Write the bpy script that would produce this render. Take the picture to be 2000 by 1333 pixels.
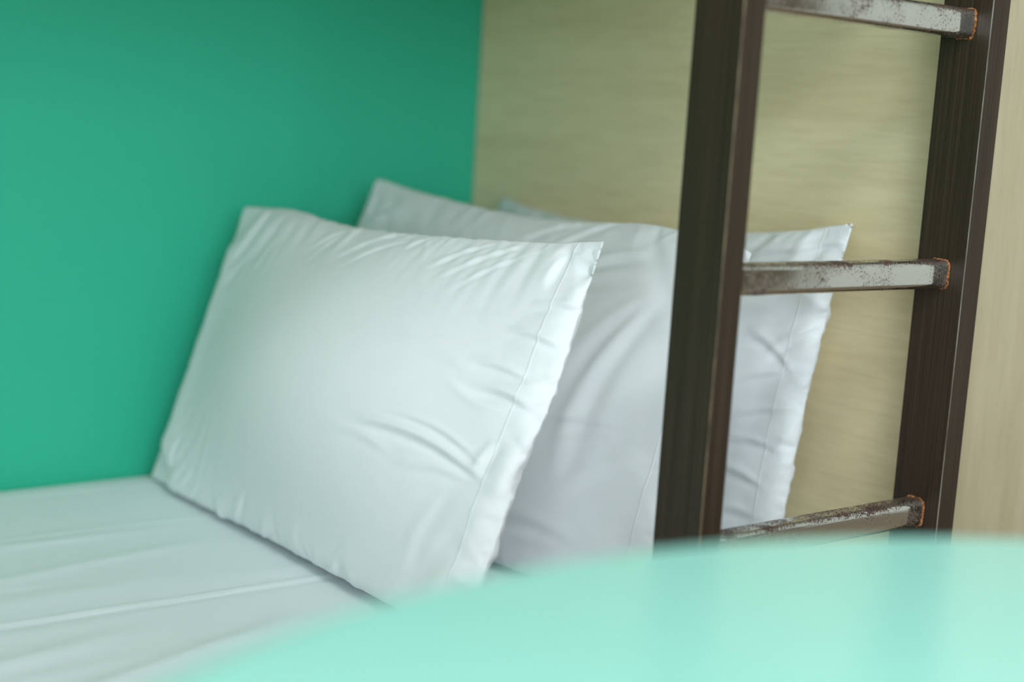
import bpy, bmesh, math, random
import numpy as np
from mathutils import Vector, Matrix

for o in list(bpy.data.objects): bpy.data.objects.remove(o, do_unlink=True)
SC = bpy.context.scene
COL = SC.collection
CZ = 1.06                      # eye height above the floor
MZ = CZ - 0.557                # top of the lower mattress

# ------------------------------------------------------------------ camera
F_PX = 2900.0
vx = np.array([3700.0, -216.5, F_PX]); vz = np.array([-1180.0, 18833.5, F_PX])
dn = vz/np.linalg.norm(vz)
X_ = vx - dn*vx.dot(dn); X_ /= np.linalg.norm(X_)
Z_ = -dn; Y_ = np.cross(Z_, X_)
R_ = np.array([X_, Y_, Z_]) @ np.diag([1, -1, -1])
cd = bpy.data.cameras.new('camera'); cam = bpy.data.objects.new('camera', cd); COL.objects.link(cam)
m = Matrix([list(r)+[0] for r in R_]+[[0, 0, 0, 1]]); m.translation = (0, 0, CZ)
cam.matrix_world = m
cd.sensor_width = 36; cd.lens = F_PX/2000*36; cd.clip_start = .02
cd.dof.use_dof = True; cd.dof.focus_distance = 1.68; cd.dof.aperture_fstop = 1.4
SC.camera = cam

# ------------------------------------------------------------------ light
W = bpy.data.worlds.new('daylight'); SC.world = W; W.use_nodes = True
W.node_tree.nodes['Background'].inputs[0].default_value = (.74, .90, 1, 1)
W.node_tree.nodes['Background'].inputs[1].default_value = 1.6
def area(name, loc, size, size_y, power, color, look):
    l = bpy.data.lights.new(name, 'AREA'); l.shape = 'RECTANGLE'; l.size = size; l.size_y = size_y
    l.energy = power; l.color = color
    o = bpy.data.objects.new(name, l); COL.objects.link(o); o.location = loc
    o.rotation_euler = (Vector(look)-Vector(loc)).to_track_quat('-Z', 'Y').to_euler()
    return o
area('window_daylight', (-.75, -2.93, 1.75), 2.9, 1.7, 56, (.86, .935, 1), (-.4, 0, 1.3))
area('added_side_fill', (-2.33, -1.3, 1.75), 1.8, 1.7, 19, (.86, .935, 1), (0, -.4, 1.3))  # added side fill, evens out the pillow fronts and their near rims
area('added_ceiling_fill', (.5, -.7, 2.70), .9, .9, 19, (.92, .98, 1), (.5, -.7, 0))  # added overhead fill for the lower wall, sheet and pillow tops
SC.view_settings.view_transform = 'Standard'; SC.view_settings.look = 'None'
SC.view_settings.gamma = 1; SC.view_settings.use_curve_mapping = False
SC.view_settings.exposure = 0.66

# ------------------------------------------------------------------ helpers
def tag(o, label=None, cat=None, group=None, kind=None):
    if label: o['label'] = label
    if cat: o['category'] = cat
    if group: o['group'] = group
    if kind: o['kind'] = kind
    return o
def obj(name, bm, mat, parent=None, smooth=False):
    me = bpy.data.meshes.new(name); bm.to_mesh(me); bm.free()
    for mm in (mat if isinstance(mat, (list, tuple)) else [mat]): me.materials.append(mm)
    if smooth:
        for p in me.polygons: p.use_smooth = True
    o = bpy.data.objects.new(name, me); COL.objects.link(o)
    if parent: o.parent = parent; o.matrix_parent_inverse = Matrix.Translation(-parent.location)
    return o
def empty(name, loc):
    o = bpy.data.objects.new(name, None); o.empty_display_size = .1; COL.objects.link(o); o.location = loc
    return o
def box(bm, x0, x1, y0, y1, z0, z1, bev=0, seg=2):
    vs = [bm.verts.new(p) for p in [(x0,y0,z0),(x1,y0,z0),(x1,y1,z0),(x0,y1,z0),(x0,y0,z1),(x1,y0,z1),(x1,y1,z1),(x0,y1,z1)]]
    fs = [bm.faces.new([vs[i] for i in q]) for q in [(3,2,1,0),(4,5,6,7),(0,1,5,4),(1,2,6,5),(2,3,7,6),(3,0,4,7)]]
    if bev:
        es = list({e for f in fs for e in f.edges})
        bmesh.ops.bevel(bm, geom=es, offset=bev, segments=seg, affect='EDGES', profile=.5)
    return bm
def mk(*a, **k): return box(bmesh.new(), *a, **k)

# ------------------------------------------------------------------ materials
def mat(name, col=(.8,.8,.8), rough=.5, metal=0, spec=.5):
    M = bpy.data.materials.new(name); M.use_nodes = True
    b = M.node_tree.nodes['Principled BSDF']
    b.inputs['Base Color'].default_value = (*col, 1); b.inputs['Roughness'].default_value = rough
    b.inputs['Metallic'].default_value = metal; b.inputs['Specular IOR Level'].default_value = spec
    return M, M.node_tree, b
def N(nt, t, **k):
    n = nt.nodes.new(t)
    for a, v in k.items(): setattr(n, a, v)
    return n
def ramp(nt, src, stops):
    r = N(nt, 'ShaderNodeValToRGB'); e = r.color_ramp.elements
    while len(e) < len(stops): e.new(.5)
    for i, (p, c) in enumerate(stops): e[i].position = p; e[i].color = (*c, 1) if len(c) == 3 else c
    nt.links.new(src, r.inputs[0]); return r
def coords(nt, scale, kind='Object'):
    tc = N(nt, 'ShaderNodeTexCoord'); mp = N(nt, 'ShaderNodeMapping'); mp.inputs['Scale'].default_value = scale
    nt.links.new(tc.outputs[kind], mp.inputs[0]); return mp
def noise(nt, vec, scale, detail=3, rough=.5, dist=0):
    n = N(nt, 'ShaderNodeTexNoise'); n.inputs['Scale'].default_value = scale; n.inputs['Detail'].default_value = detail
    n.inputs['Roughness'].default_value = rough; n.inputs['Distortion'].default_value = dist
    nt.links.new(vec.outputs[0], n.inputs['Vector']); return n
def bump(nt, b, h, strength, dist, prev=None):
    bp = N(nt, 'ShaderNodeBump'); bp.inputs['Strength'].default_value = strength; bp.inputs['Distance'].default_value = dist
    nt.links.new(h, bp.inputs['Height'])
    if prev: nt.links.new(prev.outputs[0], bp.inputs['Normal'])
    nt.links.new(bp.outputs[0], b.inputs['Normal']); return bp

def m_teal():
    M, nt, b = mat('teal_paint', (.030, .452, .280), .55, spec=.3)
    n = noise(nt, coords(nt, (1, 1, 1)), 260, 3)
    bump(nt, b, n.outputs[0], .12, .001); return M
def m_wood(name, scale, c1, c2, c3):
    M, nt, b = mat(name, c2, .42, spec=.4)
    v = coords(nt, scale)
    n = noise(nt, v, 1.0, 5, .55, .6)
    r = ramp(nt, n.outputs[0], [(.30, c1), (.5, c2), (.72, c3)])
    v2 = coords(nt, tuple(s*6 for s in scale)); n2 = noise(nt, v2, 1.3, 4, .6, .2)
    r2 = ramp(nt, n2.outputs[0], [(.35, (.90, .89, .86)), (.6, (1, 1, 1))])
    mx = N(nt, 'ShaderNodeMix', data_type='RGBA', blend_type='MULTIPLY'); mx.inputs[0].default_value = .8
    nt.links.new(r.outputs[0], mx.inputs[6]); nt.links.new(r2.outputs[0], mx.inputs[7])
    nt.links.new(mx.outputs[2], b.inputs['Base Color'])
    bump(nt, b, n2.outputs[0], .05, .001); return M
def m_cotton(name, col, hem=None, hemw=.0014):
    """white cotton; hem = uv.x of the stitched hem line"""
    M, nt, b = mat(name, col, .85, spec=.2)
    b.inputs['Sheen Weight'].default_value = .25; b.inputs['Sheen Roughness'].default_value = .5
    tc = N(nt, 'ShaderNodeTexCoord')
    wv = N(nt, 'ShaderNodeTexWave'); wv.inputs['Scale'].default_value = 500; wv.inputs['Distortion'].default_value = 1
    nt.links.new(tc.outputs['UV'], wv.inputs[0])
    bp = bump(nt, b, wv.outputs[0], .06, .0004)
    mp = coords(nt, (1, 1, 1), 'UV'); n = noise(nt, mp, 22, 2, .5, .5)
    bp = bump(nt, b, n.outputs[0], .12, .006, bp)
    if hem is not None:
        sx = N(nt, 'ShaderNodeSeparateXYZ'); nt.links.new(tc.outputs['UV'], sx.inputs[0])
        d = N(nt, 'ShaderNodeMath', operation='SUBTRACT'); nt.links.new(sx.outputs[0], d.inputs[0]); d.inputs[1].default_value = hem
        a = N(nt, 'ShaderNodeMath', operation='ABSOLUTE'); nt.links.new(d.outputs[0], a.inputs[0])
        s = N(nt, 'ShaderNodeMapRange', interpolation_type='SMOOTHSTEP'); nt.links.new(a.outputs[0], s.inputs[0])
        s.inputs[1].default_value = 0; s.inputs[2].default_value = hemw*1.6
        bump(nt, b, s.outputs[0], .35, .0012, bp)
    return M
def m_stile():
    M, nt, b = mat('dark_woodgrain_paint', (.03, .022, .014), .42, spec=.32)
    n = noise(nt, coords(nt, (420, 420, 2.2)), 1, 4, .6, .1)
    r = ramp(nt, n.outputs[0], [(.30, (.018, .012, .007)), (.52, (.033, .021, .012)), (.76, (.060, .038, .022))])
    nt.links.new(r.outputs[0], b.inputs['Base Color'])
    bump(nt, b, n.outputs[0], .10, .0005); return M
def m_chrome():
    M, nt, b = mat('pitted_chrome', (.72, .72, .68), .08, 1)
    v = coords(nt, (1, 1, 1))
    n = noise(nt, v, 420, 5, .75, .4); big = noise(nt, v, 28, 3, .6)
    tc = N(nt, 'ShaderNodeNewGeometry'); sx = N(nt, 'ShaderNodeSeparateXYZ'); nt.links.new(tc.outputs['Normal'], sx.inputs[0])
    up = N(nt, 'ShaderNodeMapRange'); nt.links.new(sx.outputs[2], up.inputs[0])
    up.inputs[1].default_value = 0; up.inputs[2].default_value = .7; up.inputs[3].default_value = 0; up.inputs[4].default_value = .11
    a = N(nt, 'ShaderNodeMath', operation='MULTIPLY_ADD'); nt.links.new(big.outputs[0], a.inputs[0]); a.inputs[1].default_value = .55; nt.links.new(n.outputs[0], a.inputs[2])
    a2 = N(nt, 'ShaderNodeMath', operation='ADD'); nt.links.new(a.outputs[0], a2.inputs[0]); nt.links.new(up.outputs[0], a2.inputs[1])
    r = ramp(nt, a2.outputs[0], [(.845, (0, 0, 0)), (.88, (1, 1, 1))])
    rust = ramp(nt, n.outputs[0], [(.45, (.035, .020, .016)), (.75, (.13, .05, .025))])
    mx = N(nt, 'ShaderNodeMix', data_type='RGBA'); nt.links.new(r.outputs[0], mx.inputs[0])
    mx.inputs[6].default_value = (.72, .72, .67, 1); nt.links.new(rust.outputs[0], mx.inputs[7])
    nt.links.new(mx.outputs[2], b.inputs['Base Color'])
    inv = N(nt, 'ShaderNodeMath', operation='SUBTRACT'); inv.inputs[0].default_value = 1; nt.links.new(r.outputs[0], inv.inputs[1])
    nt.links.new(inv.outputs[0], b.inputs['Metallic'])
    rr = N(nt, 'ShaderNodeMapRange'); nt.links.new(r.outputs[0], rr.inputs[0]); rr.inputs[3].default_value = .07; rr.inputs[4].default_value = .6
    nt.links.new(rr.outputs[0], b.inputs['Roughness'])
    bump(nt, b, r.outputs[0], .3, .0004); return M
def m_weld():
    M, nt, b = mat('rusty_weld', (.3, .12, .04), .7)
    n = noise(nt, coords(nt, (1, 1, 1)), 300, 4, .7)
    r = ramp(nt, n.outputs[0], [(.4, (.05, .025, .015)), (.52, (.35, .12, .035)), (.68, (.75, .36, .12))])
    nt.links.new(r.outputs[0], b.inputs['Base Color']); bump(nt, b, n.outputs[0], .6, .002); return M
def m_edge(name, c):
    M, nt, b = mat(name, c, .4, .3)
    n = noise(nt, coords(nt, (60, 60, 5)), 3, 4, .7)
    r = ramp(nt, n.outputs[0], [(.38, (.07, .055, .04)), (.70, c)])
    nt.links.new(r.outputs[0], b.inputs['Base Color']); return M

TEAL = m_teal()
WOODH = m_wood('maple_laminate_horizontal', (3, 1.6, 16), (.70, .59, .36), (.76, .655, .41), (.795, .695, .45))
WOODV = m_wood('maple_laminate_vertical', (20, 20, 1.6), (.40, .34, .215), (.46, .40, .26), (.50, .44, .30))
STILE = m_stile(); CHROME = m_chrome(); WELD = m_weld()
EDGE1 = m_edge('worn_brass_edge', (.30, .22, .12)); EDGE2 = m_edge('chipped_white_edge', (.26, .25, .22))
SHEET = m_cotton('sheet_cotton', (.70, .765, .79))
WHITE = mat('white_wall_paint', (.82, .82, .80), .8)[0]
FLOOR = m_wood('floor_laminate', (2, 9, 9), (.20, .13, .075), (.27, .18, .11), (.33, .23, .14))
MATTR = m_cotton('mattress_ticking', (.7, .72, .7))
def m_mint():
    M, nt, b = mat('mint_laminate', (.345, .73, .64), .17, spec=.5)
    b.inputs['Coat Weight'].default_value = .3; b.inputs['Coat Roughness'].default_value = .15
    n = noise(nt, coords(nt, (1, 1, 1)), 300, 2); bump(nt, b, n.outputs[0], .02, .001); return M
MINT = m_mint()

# ------------------------------------------------------------------ room
XA, XB, YA, YB, ZC = -2.4, 4.0, -3.0, 2.0, 2.75
def struct(name, bm, m_, parent=None):
    o = obj(name, bm, m_, parent)
    if not parent: o['kind'] = 'structure'
    return o
struct('floor', mk(XA-.1, XB+.1, YA-.1, YB+.1, -.1, 0), FLOOR)
struct('ceiling', mk(XA-.1, XB+.1, YA-.1, YB+.1, ZC, ZC+.1), WHITE)
struct('wall_far', mk(XA-.1, XB+.1, YB, YB+.1, 0, ZC), TEAL)
bm = bmesh.new(); ly0, ly1, lz0, lz1 = -2.25, -.35, .90, 2.60  # opening for the added side window
box(bm, XA-.1, XA, YA, ly0, 0, ZC); box(bm, XA-.1, XA, ly1, YB, 0, ZC); box(bm, XA-.1, XA, ly0, ly1, 0, lz0); box(bm, XA-.1, XA, ly0, ly1, lz1, ZC)
struct('wall_left', bm, WHITE)
bm = bmesh.new()
for q in [(ly0, ly0+.06, lz0, lz1), (ly1-.06, ly1, lz0, lz1), (-1.33, -1.27, lz0+.06, lz1-.06), (ly0+.06, ly1-.06, lz0, lz0+.06), (ly0+.06, ly1-.06, lz1-.06, lz1)]:
    box(bm, XA-.08, XA-.02, q[0], q[1], q[2], q[3])
struct('added_side_window', bm, WHITE)  # unseen window added to go with the side fill
struct('wall_right', mk(XB, XB+.1, YA, YB, 0, ZC), WHITE)
bm = bmesh.new()
wx0, wx1, wz0, wz1 = -2.25, .75, .90, 2.60
box(bm, XA-.1, wx0, YA-.1, YA, 0, ZC); box(bm, wx1, XB+.1, YA-.1, YA, 0, ZC)
box(bm, wx0, wx1, YA-.1, YA, 0, wz0); box(bm, wx0, wx1, YA-.1, YA, wz1, ZC)
struct('wall_near', bm, WHITE)
bm = bmesh.new()
for q in [(wx0, wx0+.06, wz0, wz1), (wx1-.06, wx1, wz0, wz1), (-.78, -.72, wz0+.06, wz1-.06), (wx0+.06, wx1-.06, wz0, wz0+.06), (wx0+.06, wx1-.06, wz1-.06, wz1)]:
    box(bm, q[0], q[1], YA-.08, YA-.02, q[2], q[3])
struct('window_1', bm, WHITE)

BROWN = m_wood('added_door_veneer', (14, 14, 1.4), (.10, .075, .045), (.14, .105, .065), (.18, .14, .085))
dr = struct('added_door', mk(XB-.035, XB, -2.30, -1.36, .002, 2.10, bev=.002), BROWN)  # unseen door added so the chrome rungs reflect something dark
bm = bmesh.new(); box(bm, XB-.05, XB, -2.36, -2.302, .002, 2.16); box(bm, XB-.05, XB, -1.358, -1.30, .002, 2.16); box(bm, XB-.05, XB, -2.302, -1.358, 2.102, 2.16)
struct('added_door_trim', bm, WHITE)  # trim around the added door
LM, nt_, b_ = mat('added_lamp_diffuser', (.9, .9, .9), .5); b_.inputs['Emission Color'].default_value = (.92, .98, 1, 1); b_.inputs['Emission Strength'].default_value = 3  # glowing diffuser of the added lamp
lp = tag(empty('added_ceiling_lamp', (.5, -.7, ZC)), 'square flat white ceiling lamp, added out of view to light the bunk from above', 'lamp')  # unseen lamp body added to go with the overhead fill
obj('frame', mk(.03, .97, -1.17, -.23, ZC-.02, ZC-.001), WHITE, lp)
obj('diffuser', mk(.06, .94, -1.14, -.26, ZC-.032, ZC-.0205), LM, lp)

# ------------------------------------------------------------------ bunk bed
PX = 1.49                      # inner face of the wooden end panel
BX0 = -.56                     # foot end
bunk = tag(empty('bunk_bed', (.5, 1.5, 0)), 'pale maple wooden bunk bed built against the teal wall', 'bed')
obj('end_panel', mk(PX, PX+.02, 1.092, YB-.002, 0, 2.3), WOODH, bunk)
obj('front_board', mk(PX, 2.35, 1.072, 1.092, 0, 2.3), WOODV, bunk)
obj('mattress_platform', mk(BX0, PX, 1.10, YB-.002, MZ-.26, MZ-.23), WOODH, bunk)
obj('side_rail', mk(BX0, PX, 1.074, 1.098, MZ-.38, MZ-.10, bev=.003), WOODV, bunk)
obj('foot_panel', mk(BX0-.02, BX0, 1.074, YB-.002, 0, 2.3), WOODH, bunk)
obj('upper_platform', mk(BX0, PX, 1.10, YB-.002, 1.37, 1.41), WOODH, bunk)
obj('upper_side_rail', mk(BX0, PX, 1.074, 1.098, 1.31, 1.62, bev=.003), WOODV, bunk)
mt = obj('mattress', mk(BX0+.01, PX-.005, 1.105, YB-.012, MZ-.229, MZ-.012, bev=.03, seg=4), MATTR, smooth=True)
tag(mt, 'foam mattress lying on the lower bunk under the white sheet', 'mattress')

# fitted sheet: dense grid over the mattress with tension ridges
def sheet():
    nx, ny = 330, 200
    xs = np.linspace(BX0+.004, PX-.001, nx)
    T = .05                                       # corner radius
    y0, y1 = 1.1025, YB-.002
    # unrolled cross-section across the bed: drop, corner, top, corner, drop
    s = np.linspace(-.17, (y1-y0)+.10, ny)
    prof = []
    for t in s:
        if t < T*.57:
            a = min(max((T*.57-t)/(T*1.0), 0), math.pi/2)
            k = max((T*.57-t)-T*math.pi/2, 0)
            prof.append((y0+T-T*math.sin(a), MZ-T+T*math.cos(a)-k))
        else:
            tt = t-T*.57; L = (y1-y0)-2*T*.8
            if tt < L: prof.append((y0+T+tt*((y1-y0-T-.03)/L), MZ))
            else:
                a = min((tt-L)/.03, math.pi/2); k = max((tt-L)-.03*math.pi/2, 0)
                prof.append((y1-.03+.03*math.sin(a), MZ-.03+.03*math.cos(a)-k))
    prof = np.array(prof)
    rng = np.random.RandomState(4)
    XX = xs[None, :]*np.ones((ny, 1)); YY = prof[:, 0][:, None]*np.ones((1, nx)); ZZ = prof[:, 1][:, None]*np.ones((1, nx))
    top = np.clip((ZZ-(MZ-.02))/.02, 0, 1)
    h = np.zeros_like(XX)
    def ridge(yc, amp, w, wob, sl, ph):
        c = yc+sl*(XX-.7)+wob*np.sin(XX*5.3+ph)+wob*.5*np.sin(XX*12.1+ph*2)
        d = (YY-c)/w
        return amp*np.exp(-d*d)
    h += ridge(1.462, .0024, .0034, .0025, -.02, .4) - ridge(1.452, .0012, .006, .0025, -.02, .4)
    h += ridge(1.897, .0020, .0035, .0015, -.01, 1.4)
    for i in range(44):
        yc = rng.uniform(1.12, 1.97); am = rng.uniform(.0004, .0016); w = rng.uniform(.006, .028)
        x0 = rng.uniform(-.3, 1.0); lx = rng.uniform(.15, .5)
        h += ridge(yc, am, w, rng.uniform(.003, .012), rng.uniform(-.10, .05), rng.uniform(0, 6))*np.exp(-((XX-x0)/lx)**2)
    # softer diagonal folds towards the front edge
    for (xa, ya, xb, yb, am, w) in [(.40, 1.20, .80, 1.36, .004, .014), (.50, 1.12, .85, 1.30, .0032, .012), (.30, 1.30, .62, 1.40, .003, .016), (.42, 1.56, .86, 1.66, .0024, .016), (.35, 1.70, .82, 1.74, .002, .014)]:
        dx, dy = xb-xa, yb-ya; L = math.hypot(dx, dy)
        u = ((XX-xa)*dx+(YY-ya)*dy)/L/L; d = ((XX-xa)*dy-(YY-ya)*dx)/L
        d = d+.008*np.sin(u*5)
        h += am*np.exp(-(d/w)**2)*np.exp(-((u-.5)/.45)**4)
    ZZ = ZZ + h*top
    bm = bmesh.new(); uvl = bm.loops.layers.uv.new('UVMap')
    V = [[bm.verts.new((XX[j, i], YY[j, i], ZZ[j, i])) for i in range(nx)] for j in range(ny)]
    for j in range(ny-1):
        for i in range(nx-1):
            f = bm.faces.new((V[j][i], V[j][i+1], V[j+1][i+1], V[j+1][i]))
            for lp, (a, b_) in zip(f.loops, ((j, i), (j, i+1), (j+1, i+1), (j+1, i))): lp[uvl].uv = (xs[b_], s[a])
    o = obj('bed_sheet', bm, SHEET, smooth=True)
    return tag(o, 'white cotton fitted sheet stretched over the lower bunk mattress', 'bed sheet')
sheet()

# ------------------------------------------------------------------ pillows (cloth relaxed in script)
def relax_pillow(corners, Wd, Hd, nu, nv, T, planes, steps, seed=0, P0=None, hold=.10, edges=None, gz=.8, press=1.0):
    """two cotton sheets sewn along the border and stuffed: the filling holds the belly, the cloth is free to pucker.
    corners: bottom far, bottom near, top far, top near (far = teal wall side). planes: (point, normal) half-spaces."""
    bl, br, tl, tr = [np.array(c, float) for c in corners]
    rng = np.random.RandomState(seed)
    tf, tb_ = T if isinstance(T, tuple) else (T*.5, T*.5)
    EU, EV = 1.2, 1.05
    fine = np.linspace(0, 1, 4001)
    def even(L, t, ex_):                                     # cloth spacing even along the middle line of the belly
        y = t*(4*fine*(1-fine))**ex_
        s_ = np.concatenate([[0], np.cumsum(np.hypot(np.diff(fine)*L, np.diff(y)))]); return s_
    sU = even(np.linalg.norm(br-bl)*.985, max(tf, tb_), EU); sV = even(np.linalg.norm(tl-bl)*.985, max(tf, tb_), EV)
    Wd = sU[-1]*SLACK[0]; Hd = sV[-1]*SLACK[1]
    u = np.interp(np.linspace(0, sU[-1], nu), sU, fine)[None, :, None]; v = np.interp(np.linspace(0, sV[-1], nv), sV, fine)[:, None, None]
    mid = (1-v)*((1-u)*bl+u*br) + v*((1-u)*tl+u*tr)
    n = np.cross(br-bl, tl-bl); n /= np.linalg.norm(n)       # faces the foot of the bed (-x)
    if n[0] > 0: n = -n
    ex = (br-bl)/np.linalg.norm(br-bl); ez = (tl-bl)/np.linalg.norm(tl-bl)
    e = edges or {}
    su = (4*u*(1-u)); sv = (4*v*(1-v))
    # seams pull in a little between the corners
    mid = mid + ez*(e.get('bottom', .001)*su*(1-v)**2) - ez*(e.get('top', .012)*su*v**2) + ex*(e.get('far', .006)*sv*(1-u)**2) - ex*(e.get('near', .012)*sv*u**2)
    for (cu, cv, wu, wv, dx, dy, dz) in e.get('dents', ()):
        mid = mid + np.array([dx, dy, dz])*np.exp(-((u-cu)/wu)**2-((v-cv)/wv)**2)
    belly = (su**EU)*(sv**EV)*(1+e.get('sag', .12)*(.5-v))*(1-e.get('flat_far', .25)*(1-u)**4)*(1-.45*(1-v)**5)
    lump = e.get('lump', 0)
    belly = belly*(1+lump*np.sin(u*7+v*3+seed)*.06)
    G = np.stack([mid+n*tf*belly, mid-n*tb_*belly])
    pl = [(np.array(p, float), np.array(q, float)/np.linalg.norm(q)) for p, q in planes]
    for p0, q in pl:
        d = np.minimum((G-p0)@q, 0); G = G-d[..., None]*q
    P = G + rng.normal(0, .0007, (2, nv, nu, 3)) if P0 is None else P0.copy()
    w = np.clip((su*sv)**.8, .03, 1)[None]*hold
    rim = np.zeros((1, nv, nu, 1)); rim[:, 0] = rim[:, -1] = rim[:, :, 0] = rim[:, :, -1] = 1
    w = np.where(rim > 0, .45, w)
    cn = np.minimum(u, 1-u)*.72; cm = np.minimum(v, 1-v)*.43
    w = np.maximum(w, .5*np.clip(1-np.sqrt(cn**2+cm**2)/.06, 0, 1)[None])
    du = Wd/(nu-1); dv = Hd/(nv-1); dg = math.hypot(du, dv)
    prev = P.copy(); dt = 1/60.
    def con(a, b, L, k):
        d = b-a; l = np.sqrt((d*d).sum(-1, keepdims=True))+1e-9
        c = d*(k*.5*(l-L)/l)
        a += c; b -= c
    for st in range(steps):
        vel = (P-prev)*.85; prev = P.copy()
        nr = np.cross(np.gradient(P, axis=2), np.gradient(P, axis=1))
        sgn = np.sign((nr[0]*n).sum()) or 1
        nr *= sgn; nr[1] *= -1                                # outward on both sheets
        acc = nr/(du*dv)*press; acc[..., 2] -= gz
        P = P+vel+acc*dt*dt
        P += (G-P)*w
        for it in range(5):
            for s in (0, 1):
                Q = P[s]
                for o in (0, 1):
                    a = Q[:, o:-1:2]; b = Q[:, o+1::2]; a = a[:, :b.shape[1]]; con(a, b, du, 1.0)
                    a = Q[o:-1:2]; b = Q[o+1::2]; a = a[:b.shape[0]]; con(a, b, dv, 1.0)
                for o in (0, 1):
                    a = Q[o:-1:2, :-1]; b = Q[o+1::2, 1:]; a = a[:b.shape[0]]; con(a, b, dg, .25)
                    a = Q[o:-1:2, 1:]; b = Q[o+1::2, :-1]; a = a[:b.shape[0]]; con(a, b, dg, .25)
                if it % 2 == 0:
                    for o in (0, 1, 2, 3):
                        a = Q[:, o:-2:4]; b = Q[:, o+2::4]; m_ = min(a.shape[1], b.shape[1]); con(a[:, :m_], b[:, :m_], 2*du, BEND)
                        a = Q[o:-2:4]; b = Q[o+2::4]; m_ = min(a.shape[0], b.shape[0]); con(a[:m_], b[:m_], 2*dv, BEND)
            for sl in ((slice(None), 0), (slice(None), -1), (0, slice(None)), (-1, slice(None))):
                m_ = (P[(0,)+sl]+P[(1,)+sl])*.5; P[(0,)+sl] = m_; P[(1,)+sl] = m_
            for k, c in (((0, 0), bl), ((0, -1), br), ((-1, 0), tl), ((-1, -1), tr)):
                P[(0,)+k] = c; P[(1,)+k] = c
            for p0, q in pl:
                d = (P-p0)@q; d = np.minimum(d, 0)
                P = P - d[..., None]*q
    return P
BEND = .10
SLACK = (.998, 1.000)
def upsample(P, nu, nv):
    a = np.linspace(0, P.shape[2]-1, nu); i = np.minimum(a.astype(int), P.shape[2]-2); f = (a-i)[None, None, :, None]
    P = P[:, :, i]*(1-f)+P[:, :, i+1]*f
    a = np.linspace(0, P.shape[1]-1, nv); i = np.minimum(a.astype(int), P.shape[1]-2); f = (a-i)[None, :, None, None]
    return P[:, i]*(1-f)+P[:, i+1]*f
def pillow_mesh(name, P, Wd, Hd, material):
    _, nv, nu, _ = P.shape
    # tiny separation of the sewn border so that the rim is a real seam
    bm = bmesh.new(); uvl = bm.loops.layers.uv.new('UVMap')
    VA = [[bm.verts.new(P[0, j, i]) for i in range(nu)] for j in range(nv)]
    VB = [[VA[j][i] if (i in (0, nu-1) or j in (0, nv-1)) else bm.verts.new(P[1, j, i]) for i in range(nu)] for j in range(nv)]
    for VV, fl in ((VA, 0), (VB, 1)):
        for j in range(nv-1):
            for i in range(nu-1):
                ids = [(j, i), (j, i+1), (j+1, i+1), (j+1, i)]
                if fl: ids = ids[::-1]
                f = bm.faces.new([VV[a][b] for a, b in ids])
                for lp, (a, b) in zip(f.loops, ids): lp[uvl].uv = (b/(nu-1)*Wd, a/(nv-1)*Hd)
    bmesh.ops.recalc_face_normals(bm, faces=bm.faces)
    o = obj(name, bm, material, smooth=True)
    return o
def soften(P, n, k=.5):
    for _ in range(n):
        Q = P.copy()
        Q[:, 1:-1, 1:-1] += k*((P[:, :-2, 1:-1]+P[:, 2:, 1:-1]+P[:, 1:-1, :-2]+P[:, 1:-1, 2:])/4-P[:, 1:-1, 1:-1])
        Q[:, 0, 1:-1] += k*((P[:, 0, :-2]+P[:, 0, 2:])/2-P[:, 0, 1:-1]); Q[:, -1, 1:-1] += k*((P[:, -1, :-2]+P[:, -1, 2:])/2-P[:, -1, 1:-1])
        Q[:, 1:-1, 0] += k*((P[:, :-2, 0]+P[:, 2:, 0])/2-P[:, 1:-1, 0]); Q[:, 1:-1, -1] += k*((P[:, :-2, -1]+P[:, 2:, -1])/2-P[:, 1:-1, -1])
        P = Q
    return P
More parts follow.
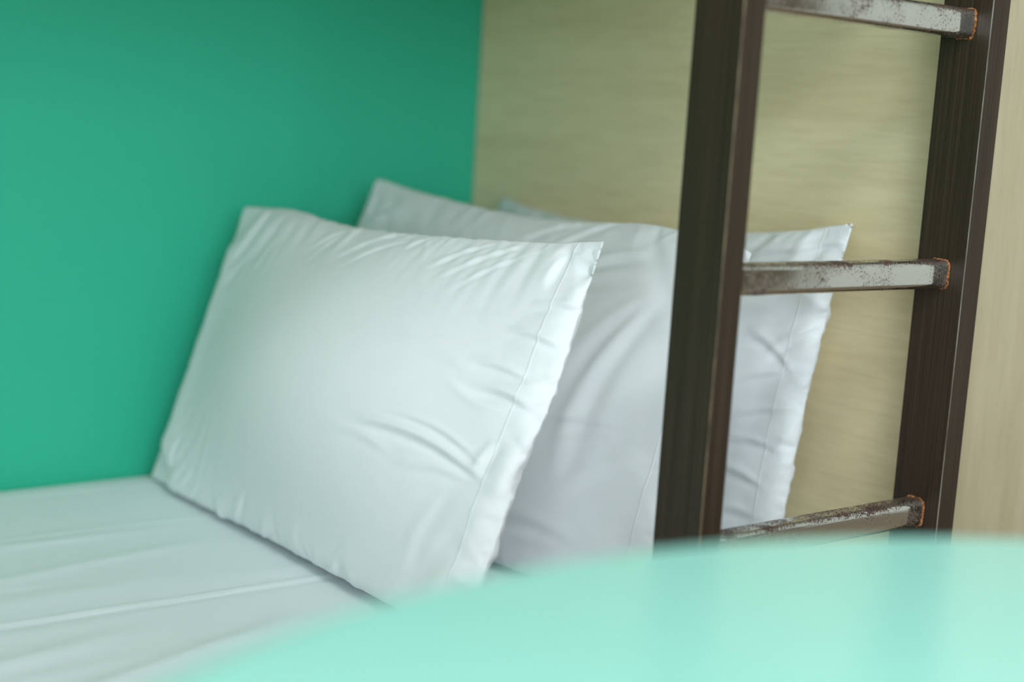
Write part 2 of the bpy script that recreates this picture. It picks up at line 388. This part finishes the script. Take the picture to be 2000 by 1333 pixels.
def wrinkle(P, Wd, Hd, folds, seed, planes, gather=(.6, 1.0, 1.0, .6)):
    """fine creases in the cloth: gathers along the sewn edges and single folds (u, v, u, v, height, width)"""
    _, nv, nu, _ = P.shape
    U = (np.linspace(0, 1, nu)[None, :]*Wd)*np.ones((nv, 1)); V = (np.linspace(0, 1, nv)[:, None]*Hd)*np.ones((1, nu))
    rng = np.random.RandomState(seed+40)
    def rib(t, d, L, am):                                    # gathers across an edge, merging as they run inwards
        h = np.zeros_like(t)
        for i in range(int(L/.020)):
            c = rng.uniform(.01, L-.01); wdt = rng.uniform(.0028, .0065); ln = rng.uniform(.018, .055); sk = rng.normal(0, .55)
            a = am*rng.uniform(.35, 1.0)*rng.choice([1, 1, -1])
            q = (t-c-sk*d)/(wdt*(1+d/.035))
            h += a*.0019*np.exp(-q*q)*np.exp(-(d/ln)**1.6)*np.clip(d/.010+.15, 0, 1)
        return h
    out = []
    for s_ in (0, 1):
        h = rib(V, U, Hd, gather[0])+rib(U, Hd-V, Wd, gather[1])+rib(V, Wd-U, Hd, gather[2])+rib(U, V, Wd, gather[3])
        if s_ == 0:
            for (ua, va, ub, vb, am, w) in folds:
                xa, ya, xb, yb = ua*Wd, va*Hd, ub*Wd, vb*Hd
                dx, dy = xb-xa, yb-ya; L = math.hypot(dx, dy)
                t = ((U-xa)*dx+(V-ya)*dy)/L/L; d = ((U-xa)*dy-(V-ya)*dx)/L+.06*L*np.sin(t*math.pi)
                env = np.exp(-np.abs((t-.5)/.52)**4)
                ww = w*1.25*(1.15-.4*np.clip(t, 0, 1))
                h += am*.72*env*(np.exp(-(d/ww)**2)-.85*np.exp(-((d-1.5*ww)/(ww*1.1))**2))
        # crumpled cloth beside the hemmed side
        r = rng.normal(0, 1, (nv, nu))
        for _ in range(5):
            r[1:-1, 1:-1] = (r[:-2, 1:-1]+r[2:, 1:-1]+2*r[1:-1, 1:-1]+2.5*r[1:-1, :-2]+2.5*r[1:-1, 2:])/9
        r[0] = r[-1] = 0; r /= r.std()
        r2 = r.copy()
        for _ in range(40):
            r2[1:-1, 1:-1] = (r2[:-2, 1:-1]+r2[2:, 1:-1]+r2[1:-1, :-2]+r2[1:-1, 2:])/4
        r2 /= r2.std()
        dn_ = Wd-U
        h += (.00010*r+.0012*r2)*(gather[2]*np.exp(-(dn_/.085)**2)+.25*gather[1]*np.exp(-((Hd-V)/.05)**2)+.10)*np.clip(dn_/.02, 0, 1)
        Q = P[s_]; nr = np.cross(np.gradient(Q, axis=1), np.gradient(Q, axis=0)); nr /= np.linalg.norm(nr, axis=-1, keepdims=True)+1e-9
        # outward = away from the other sheet
        if ((P[s_]-P[1-s_])*nr).sum() < 0: nr = -nr
        m_ = np.ones_like(h)
        m_[0] = m_[-1] = 0; m_[:, 0] = m_[:, -1] = 0
        out.append(Q+nr*(h*m_)[..., None])
    R2 = np.stack(out)
    # the sewn rim itself wavers with the gathers
    wob = np.convolve(rng.normal(0, 1, nu+40), np.hanning(7), 'same')[20:20+nu]*.0004*np.sin(np.linspace(0, math.pi, nu))
    wob2 = np.convolve(rng.normal(0, 1, nv+40), np.hanning(7), 'same')[20:20+nv]*.0003*np.sin(np.linspace(0, math.pi, nv))
    R2[:, -1, :, 2] += wob; R2[:, :, -1, 0] += wob2
    for p0, q in planes:
        d = np.minimum((R2-p0)@q, 0); R2 = R2-d[..., None]*q
    return R2
def make_pillow(name, corners, Wd, Hd, T, planes, seed, hem, label, edges=None, folds=(), gather=(.6, 1, 1, .6)):
    base = [(p, q) for p, q in planes] + [((0, 0, MZ+.0055), (0, 0, 1)), ((0, YB-.004, 0), (0, -1, 0))]
    P = relax_pillow(corners, Wd, Hd, 61, 41, T, base, 50, seed, edges=edges)
    P = relax_pillow(corners, Wd, Hd, 121, 81, T, base, 40, seed, upsample(P, 121, 81), edges=edges)
    P = soften(P, 14 if seed == 2 else 3, .6); P = soften(upsample(P, 281, 187), 6)
    P = wrinkle(P, Wd, Hd, folds, seed, [(np.array(p, float), np.array(q, float)) for p, q in base], gather)
    o = pillow_mesh(name, P, Wd, Hd, m_cotton('pillowcase_cotton', (.705, .735, .745), Wd-hem))
    return tag(o, label, 'pillow', 'white pillows leaning at the head of the bunk')
z_ = lambda d: CZ+d
GAP = .002
def divider(xb, xt):           # leaning plane between two pillows: x at mattress level and at pillow-top level
    v = Vector((xt-xb, 0, .43)).normalized(); nrm = np.array([v.z, 0, -v.x])
    return np.array([xb, 0, MZ]), nrm                       # normal points to +x
D12 = divider(.975, 1.165); D23 = divider(1.245, 1.375)
lt = lambda D: (D[0]-D[1]*GAP, -D[1]); gt = lambda D: (D[0]+D[1]*GAP, D[1])
EXTRA = [((0, 1.085, 0), (0, 1, 0))]
make_pillow('pillow', [(.902, 1.945, z_(-.550)), (.893, 1.178, z_(-.545)), (1.030, 1.93, z_(-.160)), (1.080, 1.205, z_(-.132))],
            .765, .475, .16, [lt(D12)]+EXTRA, 1, .038,
            'plump white pillow at the front, leaning back with its lower edge on the sheet',
            edges=dict(near=-.003, dents=[(.17, 1, .12, .3, 0, 0, .012), (1, .40, .06, .055, 0, .009, 0), (1, .62, .12, .12, 0, -.008, 0)]), gather=(.3, .8, 1.25, .8),
            folds=[(.70, .437, .93, .395, .0055, .0050), (.77, .475, .92, .43, .0030, .0034), (.64, .40, .76, .385, .0018, .006), (.80, .36, .93, .375, .0022, .005), (.93, .40, .945, .47, .004, .006),
                   (.86, .648, .953, .633, .0035, .004), (.904, .746, .985, .72, .003, .004), (.926, .818, 1.0, .815, .0025, .004), (.891, .593, .973, .57, .0035, .004),
                   (.331, .889, .379, .976, .002, .004), (.36, .90, .40, .975, .0016, .003), (.432, .888, .53, 1.0, .0022, .004), (.47, .86, .55, .96, .0016, .003), (.676, .892, .764, .98, .002, .0032), (.724, .876, .836, .98, .002, .0032), (.76, .84, .86, .95, .0014, .003),
                   (.573, .944, .605, .986, .002, .004), (.924, .872, .936, .955, .0025, .005), (.85, .137, .886, .316, .0015, .008), (.083, .093, .088, .207, .002, .005),
                   (.697, .65, .852, .626, .0012, .008), (.365, .01, .393, .13, .0015, .006), (.935, .548, .847, .569, .003, .005)])
make_pillow('pillow', [(1.055, 1.93, z_(-.548)), (1.110, 1.130, z_(-.545)), (1.245, 1.915, z_(-.112)), (1.300, 1.19, z_(-.146))],
            .775, .475, .16, [gt(D12), lt(D23)]+EXTRA, 2, .040,
            'white pillow in the middle, sandwiched between the front pillow and the hindmost one',
            edges=dict(near=.002, dents=[(.80, 1, .2, .4, 0, 0, .020)]), gather=(.6, .8, 1.3, .8),
            folds=[(.79, .33, .855, .75, .0065, .010), (.758, .54, .845, .78, .0035, .010), (.705, .833, .812, .898, .004, .007), (.682, .765, .816, .831, .003, .008),
                   (.667, .355, .867, .455, .004, .007), (.705, .322, .888, .432, .003, .006), (.627, .135, .838, .159, .003, .009), (.807, .268, .917, .382, .003, .008),
                   (.131, .926, .035, .863, .004, .006), (.03, .84, .02, .95, .003, .006), (.599, .868, .701, 1.0, .003, .006), (.519, .911, .609, .989, .0025, .006), (.612, .034, .803, .13, .003, .008)])
make_pillow('pillow', [(1.37, 1.93, z_(-.545)), (1.352, 1.155, z_(-.545)), (1.476, 1.90, z_(-.136)), (1.432, 1.152, z_(-.107))],
            .775, .475, .16, [gt(D23), ((PX-.002, 0, 0), (-1, 0, 0))]+EXTRA, 3, .040,
            'hindmost white pillow against the wooden panel, mostly seen between the ladder rails',
            edges=dict(top=.030), gather=(.6, .6, 1.2, .8),
            folds=[(.75, .888, .916, .933, .0035, .006), (.916, .933, .986, .945, .003, .004), (.915, .623, .986, .708, .003, .005), (.836, .502, .964, .588, .0035, .005),
                   (.828, .394, .968, .487, .004, .005), (.874, .376, .958, .383, .0035, .005), (.859, .297, .948, .279, .0035, .006), (.729, .697, .891, .752, .0025, .008),
                   (.84, .17, .949, .192, .003, .006), (.793, .585, .96, .689, .002, .006), (.876, .676, .964, .588, .0025, .005)])

# ------------------------------------------------------------------ ladder
lad = tag(empty('bunk_ladder', (1.27, 1.03, 0)), 'dark brown woodgrain metal ladder with worn chrome rungs fixed to the bunk', 'ladder')
def stile(x0, x1, edge):
    bm = mk(x0, x1, 1.0, 1.066, 0.003, 1.80, bev=.0010, seg=2)
    bm.faces.ensure_lookup_table()
    for f in bm.faces:
        c = f.calc_center_median(); n = f.normal
        if abs(n.x+.707) < .35 and abs(n.y+.707) < .35 and abs(n.z) < .3: f.material_index = 1
    obj('side_rail', bm, [STILE, edge], lad)
stile(1.053, 1.083, EDGE1); stile(1.448, 1.480, EDGE2)
def rung(z):
    # flat-fronted tube: rounded rectangle 33 mm tall, 24 mm deep
    bm = bmesh.new(); x0, x1 = 1.083, 1.448; yc, hy, hz, r = 1.034, .013, .0165, .0075
    prof = []
    for cx, cz, a0 in ((hy-r, hz-r, 0), (-hy+r, hz-r, 90), (-hy+r, -hz+r, 180), (hy-r, -hz+r, 270)):
        for k in range(9):
            a = math.radians(a0+k*90/8); prof.append((yc+cx+r*math.cos(a), z+cz+r*math.sin(a)))
    L = [[bm.verts.new((x, p[0], p[1])) for p in prof] for x in (x0, x1)]
    n = len(prof)
    for i in range(n): bm.faces.new((L[0][i], L[0][(i+1) % n], L[1][(i+1) % n], L[1][i]))
    bmesh.ops.recalc_face_normals(bm, faces=bm.faces)
    r_ = obj('rung', bm, CHROME, lad, smooth=True)
    rng = random.Random(int(z*100))
    for xs, sg in ((x0, 1), (x1, -1)):
        bm = bmesh.new(); rings = []
        m_ = 56
        cyc = [prof[int(i*n/m_) % n] for i in range(m_)]
        for i, p in enumerate(cyc):
            dy, dz = p[0]-yc, p[1]-z; l = math.hypot(dy, dz); dy /= l; dz /= l
            w = .0014+.0012*rng.random(); t = .0012+.0010*rng.random()
            rg = []
            for k in range(6):
                a = math.pi*k/5
                rg.append(bm.verts.new((xs+sg*w*math.sin(a)*1.2+sg*.0001, p[0]+dy*t*(1.0+math.cos(a))*.6-dy*.0006, p[1]+dz*t*(1.0+math.cos(a))*.6-dz*.0006)))
            rings.append(rg)
        for i in range(m_):
            a, b = rings[i], rings[(i+1) % m_]
            for k in range(5): bm.faces.new((a[k], b[k], b[k+1], a[k+1]))
        bmesh.ops.recalc_face_normals(bm, faces=bm.faces)
        w_ = obj('weld_bead', bm, WELD, smooth=True); w_.parent = r_; w_['label'] = 'rusty orange weld bead'
for k in range(-1, 3): rung(z_(-.153)-.283+.283*k if k >= 0 else z_(-.153)-.566)

# ------------------------------------------------------------------ round table
TH = .27; TC = (.556, .037); TR = .634
def lathe(prof, seg=160):
    bm = bmesh.new(); rings = []
    for r, z in prof:
        rings.append([bm.verts.new((TC[0]+r*math.cos(2*math.pi*i/seg), TC[1]+r*math.sin(2*math.pi*i/seg), z)) for i in range(seg)])
    for a, b in zip(rings, rings[1:]):
        for i in range(seg): bm.faces.new((a[i], a[(i+1) % seg], b[(i+1) % seg], b[i]))
    bm.faces.new(rings[0]); bm.faces.new(rings[-1])
    bmesh.ops.recalc_face_normals(bm, faces=bm.faces); return bm
tb = tag(empty('round_table', (TC[0], TC[1], 0)), 'round glossy mint green table in the blurred foreground', 'table')
tz = CZ-TH
obj('tabletop', lathe([(TR-.02, tz-.028), (TR-.006, tz-.026), (TR, tz-.018), (TR, tz-.008), (TR-.003, tz-.002), (TR-.009, tz)]), MINT, tb, smooth=False)
obj('pedestal', lathe([(.05, .026), (.04, .06), (.035, .3), (.035, tz-.06), (.12, tz-.029)], 48), WHITE, tb, smooth=True)
obj('base', lathe([(.30, .001), (.30, .012), (.06, .026)], 64), WHITE, tb, smooth=True)
